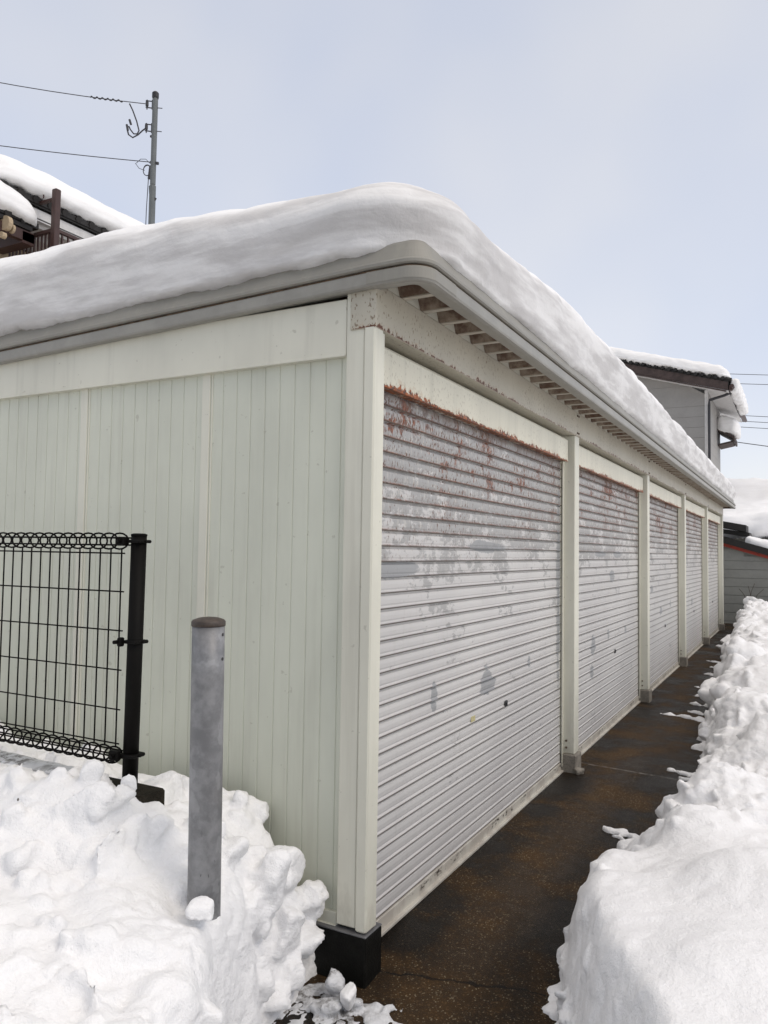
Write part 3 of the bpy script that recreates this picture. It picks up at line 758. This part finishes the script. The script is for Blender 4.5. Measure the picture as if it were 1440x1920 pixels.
# ------------------------------------------------------------ steel pipe
T = empty('steel_pipe_post', 'thick galvanised steel pipe standing in the left snow heap', 'post', (-.155, -.86, .1))
b = MB(); PX = []
n_ = 48; r_ = .0505; zs_ = [-.3]+[.15*i for i in range(1, 8)]+[1.166]
b.tube([(0, 0, z) for z in (-.3, .2, .6, 1.0, 1.166)], r_, 48)
pipe = b.build('pipe', 'galv', T, True)
b = MB(); b.tube([(0, 0, 1.158), (0, 0, 1.160), (0, 0, 1.172), (0, 0, 1.178), (0, 0, 1.184), (0, 0, 1.187)], 1, 40, True, [.0515, .0528, .0528, .048, .030, .004])
b.build('cap', 'capm', T, True)
dc = Vector((CAM.x+.155, CAM.y+.86, 0)).normalized(); dr = Vector((-dc.y, dc.x, 0))
for z in (1.133, 1.058):      # bolt holes on the right flank
    d = (dc*.50+dr*.866).normalized(); p = d*.0500
    b = MB(); b.tube([p+Vector((0, 0, z)), p+d*.0016+Vector((0, 0, z))], .0052, 12); b.build('bolt_hole', 'lock', pipe)
# shift to its local frame is already done: parts are in the empty's space
T.rotation_euler = (R_(.5), R_(-.3), 0)

# ------------------------------------------------------------ fence and kerb
FN = empty('mesh_fence', 'dark brown welded mesh fence panel with looped edges and end post', 'fence', (0, 0, 0))
YF = -.70
b = MB(); b.tube([(-.655, YF, .55), (-.645, YF, 1.542)], .0275, 20); b.tube([(-.645, YF, 1.542), (-.645, YF, 1.548), (-.645, YF, 1.551)], 1, 20, True, [.029, .029, .02]); b.build('fence_post', 'black', FN, True)
b = MB(); b.tube([(-2.645, YF, .55), (-2.645, YF, 1.555)], .030, 20); b.build('fence_post', 'black', FN, True)
def mesh_panel():
    b = MB(); x = -.692; W_ = .0029
    z0, z1 = .785, 1.495
    while x > -2.60:
        b.tube([(x, YF-.036, z0), (x, YF-.036, z1)], W_, 6)
        # edge loops: an oblong ring of the same wire, top and bottom
        for zc, tl in ((1.522, 1), (.757, -1)):
            P = []
            for i in range(17):
                a = 2*math.pi*i/16; P.append((x-.012+.020*math.cos(a), YF-.036+.026*math.cos(a)*.9, zc+.029*math.sin(a)))
            b.tube(P, W_*1.15, 6, False)
        x -= .0545
    xa, xb = -2.60, -.672
    for z in (.92, 1.06, 1.20, 1.34, .800, 1.478): b.tube([(xa, YF-.040, z), (xb, YF-.040, z)], W_, 6)
    for zc in (1.522, .757):
        for dy, dz in ((-.06, .012), (-.012, .012), (-.06, -.014), (-.012, -.014)): b.tube([(xa, YF+dy, zc+dz), (xb, YF+dy, zc+dz)], W_*1.1, 6)
    return b.build('mesh_panel', 'black', FN, True)
mesh_panel()
for z in (1.522, 1.16, .757):
    b = MB()
    b.bbox(-.678, -.612, YF-.033, YF+.033, z-.006, z+.006, .004)
    b.bbox(-.715 if z != 1.16 else -.69, -.672, YF-.05, YF-.026, z-.016, z+.016, .004)
    b.tube([(-.69, YF-.03, z), (-.69, YF-.062, z)], .007, 8); b.tube([(-.606, YF, z), (-.618, YF, z)], .005, 8)
    b.build('clamp', 'black', FN)
b = MB(); b.bbox(-4.6, -.535, YF-.06, YF+.06, .30, .640, .008)
o = b.build('concrete_kerb', 'kerb'); tag(o, 'dark mossy concrete kerb under the mesh fence, half buried in snow', 'kerb')
# a little fresh snow lying on the kerb
o = slab('kerb_snow', lin((-1.50, -.88, .02)), lin((YF-.055, YF+.05, .01)), np.linspace(.637, .660, 6), .045, .012, .006, None, .008, 9, 7, 'dirty', None, .0)
tag(o, 'thin crust of snow lying on top of the dark kerb', 'snow patch')

# ------------------------------------------------------------ utility pole and wires, left
U = empty('utility_pole', 'tall grey square steel service pole behind the garage roof', 'utility pole', (-11.67, 10.1, 0))
ux = Vector((-.949, -.3, 0)); ux = Vector((-.88, -.47, 0)).normalized()    # towards the wires
b = MB(); h_ = .062
for (z0, z1, s_) in ((-.3, 9.9, 1.0), (9.9, 12.0, .88)):
    b.bbox(-h_*s_, h_*s_, -h_*s_, h_*s_, z0, z1, .02)
b.build('shaft', 'pole', U)
b = MB(); b.tube([(0, 0, 11.97), (0, 0, 12.0), (0, 0, 12.1), (0, 0, 12.13)], 1, 14, True, [.070, .078, .078, .05]); b.build('cap', 'lock', U)
def uu(a, z, s=0.0): return Vector((ux.x*a-ux.y*s, ux.y*a+ux.x*s, z))
for z in (11.84, 11.28):
    b = MB()
    for dz in (.06, -.10): b.tube([uu(.05, z+dz), uu(.22, z+dz+.02)], .014, 6)
    b.tube([uu(.19, z-.13), uu(.19, z+.10)], .014, 6); b.tube([uu(.19, z-.05), uu(.19, z+.05)], .035, 8); b.tube([uu(.07, z-.13), uu(.07, z+.10)], .012, 6)
    b.tube([uu(-.05, z-.09), uu(-.17, z-.10)], .010, 6)
    b.build('insulator_bracket', 'cable', U)
for a_, c_, rr in (((-.12, 10.42), (.07, 10.45), .036), ((.06, 10.36), (.09, 10.05), .035), ((.09, 11.07), (.03, 11.05), .03), ((.07, 9.88), (.06, 9.7), .02), ((-.08, 9.6), (-.03, 9.5), .025)):
    b = MB(); b.tube([uu(*a_), uu(*c_)], rr, 6); b.build('cable_clamp', 'cable', U)
b = MB()
b.tube([uu(.60, 11.84), uu(.52, 11.68), uu(.42, 11.42), uu(.36, 11.20), uu(.40, 11.12), uu(.48, 11.12), uu(.56, 11.22), uu(.60, 11.30)], .016, 6)
b.tube([uu(.19, 11.27), uu(.28, 11.20), uu(.38, 11.10), uu(.50, 11.03), uu(.60, 11.10), uu(.64, 11.24)], .018, 6)
b.tube([uu(.55, 11.34), uu(.59, 11.46)], .026, 6); b.tube([uu(.62, 11.20), uu(.65, 11.34)], .026, 6)
b.build('service_loop', 'cable', U)
b = MB(); P = []
for i in range(21):
    a = 2*math.pi*i/20*1.4; P.append(uu(.14+.09*math.cos(a), 10.25+.13*math.sin(a), .02*math.sin(a*.5)))
b.tube(P, .011, 5); b.tube([uu(.40, 10.42), uu(.30, 10.52), uu(.18, 10.52), uu(.08, 10.42)], .007, 5); b.tube([uu(.42, 10.42), uu(.33, 10.30), uu(.2, 10.25)], .007, 5)
b.tube([uu(.10, 10.2), uu(.13, 9.3), uu(.14, 8.0), uu(.12, 5)], .010, 5)
b.build('drop_cable', 'cable', U)
def wire(a, c, sag, r, label, name='overhead_wire', grp=None, n=24, extra=None):
    b = MB(); A = Vector(a); Cc = Vector(c)
    P = [A.lerp(Cc, i/n)+Vector((0, 0, -sag*4*(i/n)*(1-i/n))) for i in range(n+1)]
    b.tube(P, r, 6)
    if extra: extra(b, P)
    o = b.build(name, 'cable'); tag(o, label, 'cable', grp); return o
base = Vector((-11.67, 10.1, 0))
def twist(b, P):
    dd = (P[-1]-P[0]); e = P[0].lerp(P[1], .78)+Vector((0, 0, .0)); s0 = P[1].lerp(P[2], .78)
    Q = []
    for i in range(33):
        t = i/32; a = t*2*math.pi*6; p = s0.lerp(e, t); Q.append(p+Vector((0, 0, .022*math.sin(a)))+ux.cross(Vector((0, 0, 1)))*.022*math.cos(a))
    b.tube(Q, .014, 5)
A1 = base+uu(.19, 11.84); far1 = Vector((-26, .0, 15.9))
wire(A1, far1, .9, .010, 'upper overhead wire running left from the top of the steel service pole', extra=twist)
A2 = base+uu(.05, 10.45); far2 = Vector((-26, .4, 12.7))
wire(A2, far2, .45, .010, 'lower overhead wire running left from the clamp of the steel service pole')

# ------------------------------------------------------------ left house
HN = empty('tiled_house', 'two storey house with dark roof tiles, white eaves and brown balcony behind the garage', 'house', (-12, 7, 0))
HN.location = (0, 0, 0)
def eave_tiles(b, x, y0, y1, z, st=.27):
    y = y0
    while y < y1:
        b.tube([(x+.02, y, z), (x-.5, y, z+.18)], .06, 8); b.box(x-.5, x, y, y+st, z-.05, z+.04); y += st
b = MB(); b.box(-18, -10.2, 5.6, 13, -.3, 6.55); b.box(-18, -9.75, 2.0, 5.2, -.3, 6.2); b.build('wall', 'beige', HN)
b = MB(); b.box(-10.3, -9.05, 4.6, 13, 6.62, 6.66); b.box(-9.12, -9.05, 4.6, 13, 6.64, 6.80); b.box(-9.22, -9.16, 4.6, 13, 6.56, 6.63); b.box(-9.62, -9.56, 4.6, 13, 6.54, 6.62); b.box(-10.19, -10.15, 6.3, 13, 5.5, 6.62)
b.build('eaves_soffit', 'soffit', HN)
b = MB(); eave_tiles(b, -8.98, 4.5, 13, 6.90)
V_ = [(-9.0, 4.5, 6.82), (-9.0, 13, 6.82), (-13.5, 13, 8.0), (-13.5, 4.5, 8.0), (-9.0, 4.5, 6.92), (-9.0, 13, 6.92), (-13.5, 13, 8.1), (-13.5, 4.5, 8.1)]
b.add(V_, [(0, 3, 2, 1), (4, 5, 6, 7), (0, 1, 5, 4), (1, 2, 6, 5), (2, 3, 7, 6), (3, 0, 4, 7)])
V_ = [(-18, 4.5, 6.82), (-18, 13, 6.82), (-18, 4.5, 6.92), (-18, 13, 6.92)]
b.add([(-13.5, 4.5, 8.0), (-13.5, 13, 8.0), (-13.5, 4.5, 8.1), (-13.5, 13, 8.1)]+V_, [(0, 1, 5, 4), (2, 6, 7, 3), (0, 4, 6, 2), (1, 3, 7, 5), (4, 5, 7, 6)])
b.build('roof', 'tile', HN)
def lean(x_e, slope, zref):
    def f(p):
        p = p.copy(); p[:, 2] += slope*np.clip(x_e-p[:, 0], 0, 99); return p
    return f
def gable(xe, xr, slope):
    def f(p):
        p = p.copy(); dd = np.minimum(np.clip(xe-p[:, 0], 0, 99), xe-xr); dd = dd-np.clip(xr-p[:, 0], 0, 99); p[:, 2] += slope*dd; return p
    return f
o = slab('roof_snow', lin((-18, -10.5, .4), (-10.5, -8.88, .06)), lin((4.3, 13.1, .1)), np.linspace(6.96, 7.42, 12), .34, .34, .10, gable(-9.0, -13.5, .262), .05, 1.1, 14, 'roofsnow', None, .05)
tag(o, 'thick snow blanket on the main tiled roof of the house beyond the balcony', 'roof snow')
# lower front roof of the same house
b = MB(); eave_tiles(b, -8.98, 1.6, 4.95, 6.50)
b.add([(-8.98, 1.6, 6.38), (-8.98, 5.0, 6.38), (-10.6, 5.0, 6.80), (-10.6, 1.6, 6.80), (-8.98, 1.6, 6.47), (-8.98, 5.0, 6.47), (-10.6, 5.0, 6.9), (-10.6, 1.6, 6.9)], [(0, 3, 2, 1), (4, 5, 6, 7), (0, 1, 5, 4), (1, 2, 6, 5), (2, 3, 7, 6), (3, 0, 4, 7)])
b.build('lower_roof', 'tile', HN)
b = MB(); b.box(-9.1, -9.0, 1.6, 5.05, 6.20, 6.36); b.box(-9.75, -9.0, 4.85, 5.05, 6.16, 6.34); b.build('eaves_beam', 'brownsteel', HN)
b = MB(); b.tube([(-8.95, 4.50, 6.32), (-8.95, 4.57, 6.32)], .11, 14); b.tube([(-8.97, 4.62, 6.28), (-8.97, 4.66, 6.28)], .07, 12); b.tube([(-8.95, 4.45, 6.12), (-8.95, 4.52, 6.12)], .05, 10); b.build('beam_end', 'beige', HN)
def tip(p):
    p = lean(-9.0, .25, 0)(p); t = np.clip((p[:, 1]-4.35)/.75, 0, 1); p[:, 2] = np.where(t > 0, 6.52+(p[:, 2]-6.52)*(1-.35*t*t), p[:, 2]); p[:, 2] -= .10*t*t; return p
o = slab('roof_snow', lin((-10.6, -8.85, .06)), lin((1.5, 5.10, .06)), np.linspace(6.52, 6.98, 12), .26, .3, .08, tip, .03, 1.6, 15, 'roofsnow', None, .03)
tag(o, 'rounded snow cap hanging off the lower front roof at the left edge', 'roof snow')
BX, BY = -8.62, 5.13
B_ = MB(); B_.bbox(BX-.05, BX+.05, BY-.05, BY+.05, 4.0, 7.02, .01); B_.build('balcony_post', 'brownsteel', HN)
b = MB()
b.box(-9.75, BX-.052, BY-.03, BY+.03, 6.36, 6.41); b.box(-9.75, BX-.052, BY-.03, BY+.03, 5.35, 5.41)
b.box(BX-.03, BX+.03, BY+.052, 11, 6.36, 6.41); b.box(BX-.03, BX+.03, BY+.052, 11, 5.35, 5.41)
b.box(-9.75, BX-.052, BY-.025, BY+.025, 6.86, 6.90)
x = -9.7
while x < BX-.08: b.box(x, x+.025, BY-.012, BY+.012, 5.41, 6.36); x += .085
y = BY+.12
while y < 11: b.box(BX-.012, BX+.012, y, y+.025, 5.41, 6.36); y += .11
b.build('balcony_railing', 'brownsteel', HN)
b = MB(); b.tube([(-9.0, BY, 6.90), (-9.0, BY, 7.06), (-8.96, BY, 7.10), (-8.92, BY, 7.06), (-8.92, BY, 6.95)], .012, 6); b.build('hook', 'brownsteel', HN)
b = MB(); b.box(-9.75, BX, BY, 11, 5.2, 5.3); b.build('balcony_floor', 'brownsteel', HN)

# ------------------------------------------------------------ right house
def siding_x(b, x0, x1, y, z0, z1, p, d=.012, sgn=-1):      # wall in the xz plane facing sgn*y
    prof = []; z = z0
    while z < z1: q = min(z+p, z1); prof += [(0, z), (d, z+.012), (d, q-.002)]; z = q
    b.extr(prof, lambda a, t: (t, y+sgn*a[0], a[1]), x0, x1)
def siding_y(b, y0, y1, x, z0, z1, p, d=.012):
    prof = []; z = z0
    while z < z1: q = min(z+p, z1); prof += [(0, z), (d, z+.012), (d, q-.002)]; z = q
    b.extr(prof, lambda a, t: (x+a[0], t, a[1]), y0, y1)
RH = empty('sided_house', 'tall grey clapboard house with snowy overhanging roof behind the garage', 'house', (0, 0, 0))
b = MB(); siding_x(b, -6, -1.13, 24.0, 2.56, 6.70, .345)
b.box(-6, -1.14, 24.01, 28.6, -.3, 6.7)
# gable part
for i in range(6):
    z0 = 6.9+i*.345-.20; z1 = z0+.340; xr0 = min(-1.13, -.40-(z0-6.675)/.2904); xr1 = min(-1.13, -.40-(z1-6.675)/.2904)
    if xr1 < -6: break
    b.add([(-6, 23.992, z0), (xr0, 23.992, z0), (xr1, 23.988, z1), (-6, 23.988, z1), (-6, 24.05, z0), (xr0, 24.05, z0), (xr1, 24.05, z1), (-6, 24.05, z1)], [(0, 1, 2, 3), (4, 7, 6, 5), (0, 4, 5, 1), (1, 5, 6, 2), (2, 6, 7, 3), (3, 7, 4, 0)])
b.build('front_wall', 'greysiding', RH)
b = MB(); siding_y(b, 24.1, 28.62, -1.13, 2.56, 6.86, .345); b.build('side_wall', 'greysiding', RH)
b = MB(); b.bbox(-1.19, -1.10, 23.965, 24.10, 2.3, 6.86, .01); b.build('corner_board', 'soffit', RH)
# roof slab: ridge at x=-6, eave at x=-.42
def roofslab(b, x0, z0, x1, z1, y0, y1, t):
    b.add([(x0, y0, z0), (x1, y0, z1), (x1, y1, z1), (x0, y1, z0), (x0, y0, z0+t), (x1, y0, z1+t), (x1, y1, z1+t), (x0, y1, z0+t)], [(0, 3, 2, 1), (4, 5, 6, 7), (0, 1, 5, 4), (1, 2, 6, 5), (2, 3, 7, 6), (3, 0, 4, 7)])
b = MB(); roofslab(b, -6.5, 8.62, -.44, 6.86, 23.45, 30.0, .16)
y = 23.5
while y < 30: b.tube([(-.36, y, 7.02), (-1.0, y, 7.20)], .07, 7); y += .22
x = -6.4
rr_ = random.Random(3)
while x < -.4:
    z = 6.86+(-.44-x)*.2904+.16; b.tube([(x, 23.36, z+rr_.uniform(-.02, .02)), (x, 23.7, z)], .06, 7); x += .2
b.build('roof', 'tile', RH)
b = MB(); roofslab(b, -6.5, 8.44, -.46, 6.69, 23.42, 23.50, .26); roofslab(b, -6.5, 8.38, -.5, 6.64, 23.41, 23.44, .045); b.build('bargeboard', 'weatherboard', RH)
b = MB(); roofslab(b, -6.5, 8.43, -.45, 6.675, 23.5, 29.95, .03); roofslab(b, -6.5, 8.37, -.46, 6.645, 23.43, 23.47, .04); b.build('soffit', 'soffit', RH)
b = MB(); b.box(-.43, -.33, 23.45, 30.0, 6.70, 6.84); b.tube([(-.33, 23.3, 6.80), (-.33, 30.1, 6.76)], .06, 8); b.build('gutter', 'brownsteel', RH)
b = MB(); b.tube([(-.36, 23.9, 6.72), (-.60, 23.88, 6.62), (-1.04, 23.86, 6.50), (-1.05, 23.88, 6.35), (-1.05, 23.88, 2.3)], .045, 8); b.build('downpipe', 'cable', RH)
b = MB(); roofslab(b, -1.11, 6.05, -.55, 5.70, 27.4, 28.8, .10); roofslab(b, -1.10, 5.5, -.62, 5.60, 27.5, 28.7, .06); b.box(-.60, -.54, 27.4, 28.8, 5.6, 5.72); b.build('porch_roof', 'weatherboard', RH)
o = slab('porch_snow', lin((-1.12, -.42, .05)), lin((27.3, 28.9, .08)), np.linspace(5.85, 6.45, 10), .2, .2, .1, lean(-.5, .3, 0), .04, 2, 5, 'roofsnow', None, .03)
tag(o, 'rounded snow cap on the small pent roof at the grey house side', 'roof snow')
o = slab('roof_snow', lin((-6.5, -.40, .07)), lin((23.3, 24.6, .08), (24.6, 30.1, .2)), np.linspace(7.04, 7.46, 12), .3, .34, .08, lean(-.42, .285, 0), .05, 1.4, 25, 'roofsnow', None, .07)
tag(o, 'snow layer with ragged edge on the roof of the grey clapboard house', 'roof snow')
o = slab('eaves_snow', lin((-.42, -.14, .03)), lin((23.6, 28.0, .06)), np.linspace(6.62, 7.08, 12), .1, .2, .1, None, .06, 2.2, 35, 'roofsnow', None, .04)
tag(o, 'clump of snow slipping over the gutter of the grey clapboard house', 'roof snow')

# ------------------------------------------------------------ shed at the alley's end
SH = empty('grey_shed', 'low dark grey clapboard shed with red trim at the far end of the alley', 'shed', (0, 0, 0))
b = MB(); siding_x(b, -2, 3.0, 17.5, -.25, 1.40, .205); b.box(-2, 3.0, 17.51, 21, -.3, 1.2)
b.box(-2, .9, 17.485, 17.51, 1.40, 1.50); b.box(-2, .3, 17.485, 17.51, 1.50, 1.68); b.build('wall', 'shedsiding', SH)
def zl(x): return 1.97-(x+.14)*.30
b = MB(); roofslab(b, -2.2, zl(-2.2)-.23, 3.2, zl(3.2)-.23, 17.40, 17.44, .085); b.build('trim_board', 'red', SH)
b = MB(); roofslab(b, -2.2, zl(-2.2)-.155, 3.2, zl(3.2)-.155, 17.34, 17.43, .165); roofslab(b, -2.2, zl(-2.2)-.1, 3.2, zl(3.2)-.1, 17.43, 21.2, .08); b.build('roof', 'tile', SH)
b = MB(); roofslab(b, -2, 2.55, .33, 2.10, 17.9, 18.9, .16); roofslab(b, -2, 2.35, .40, 1.98, 18.0, 18.9, .1)
b.build('raised_roof_ridge', 'tile', SH)
o = slab('shed_snow', lin((.30, 3.1, .06)), lin((17.5, 21.2, .1)), np.linspace(1.72, 2.02, 8), .14, .16, .06, lambda p: np.stack([p[:, 0], p[:, 1], p[:, 2]-(p[:, 0]-.35)*.28], 1), .05, 2.2, 45, 'snow', None, .03)
tag(o, 'lumpy snow lying on the right side of the dark shed roof', 'roof snow')
LH = empty('low_house', 'house beyond the shed almost hidden under its deep white roof snow', 'house', (0, 0, 0))
b = MB(); b.box(-1.0, 6, 24.5, 34, -.3, 2.6); b.build('wall', 'shedsiding', LH)
b = MB(); b.add([(-1.2, 22.5, 2.3), (6.4, 22.5, 2.3), (6.4, 30, 4.0), (-1.2, 30, 4.0), (-1.2, 35, 2.6), (6.4, 35, 2.6)], [(0, 1, 2, 3), (3, 2, 5, 4), (0, 3, 4), (1, 5, 2), (0, 4, 5, 1)]); b.build('roof', 'tile', LH)
def lh(p):
    p = p.copy(); t = np.clip((p[:, 1]-21.8)/8.2, 0, 1); p[:, 2] += 1.75*t-1.4*np.clip((p[:, 1]-30)/5, 0, 1); return p
o = slab('roof_snow', lin((-1.4, 6.5, .12)), lin((20.6, 24, .1), (24, 35.2, .3)), np.linspace(2.05, 2.72, 10), .35, .4, .2, lh, .10, 1.1, 55, 'snow', None, .08)
tag(o, 'deep smooth snow covering the low house beyond the shed', 'roof snow')

# ------------------------------------------------------------ wires on the right
def rp(px, py, Y):
    d = right*(px-720)+up*(960-py)+fwd*1450; t = (Y-CAM.y)/d.y; return CAM+d*t
names = ['highest', 'second highest', 'third', 'fourth', 'fifth']
for nm, a, c in zip(names, ((-2.2, 40, 10.89), (-2.2, 40, 10.40), (-2.2, 40, 8.78), (-2.2, 40, 8.49), (-2.2, 40, 8.19)), ((14, 40, 9.3), (14, 40, 8.85), (14, 40, 7.2), (14, 40, 6.9), (14, 40, 6.6))):
    wire(a, c, .15, .014, nm+' of the five thin power lines at the right edge of the sky', 'power_line', 'power lines behind the grey house')
wire((-.60, 27.5, 5.62), (12, 29.5, 4.0), .2, .014, 'single drooping cable running right from the grey house pent roof')

# a few dry stalks sticking out of the far bank
b = MB()
for (dx, dz, a) in ((0, .42, .08), (.04, .36, -.05), (-.05, .30, -.12), (.08, .3, .15)):
    b.tube([(.50+dx, 15.8, .5), (.50+dx+a*.5, 15.8, .5+dz*.6), (.50+dx+a*1.3, 15.82, .5+dz)], .006, 5)
o = b.build('dry_stalks', 'weatherboard'); tag(o, 'few thin dry stalks sticking up from the snow before the shed wall', 'plant')
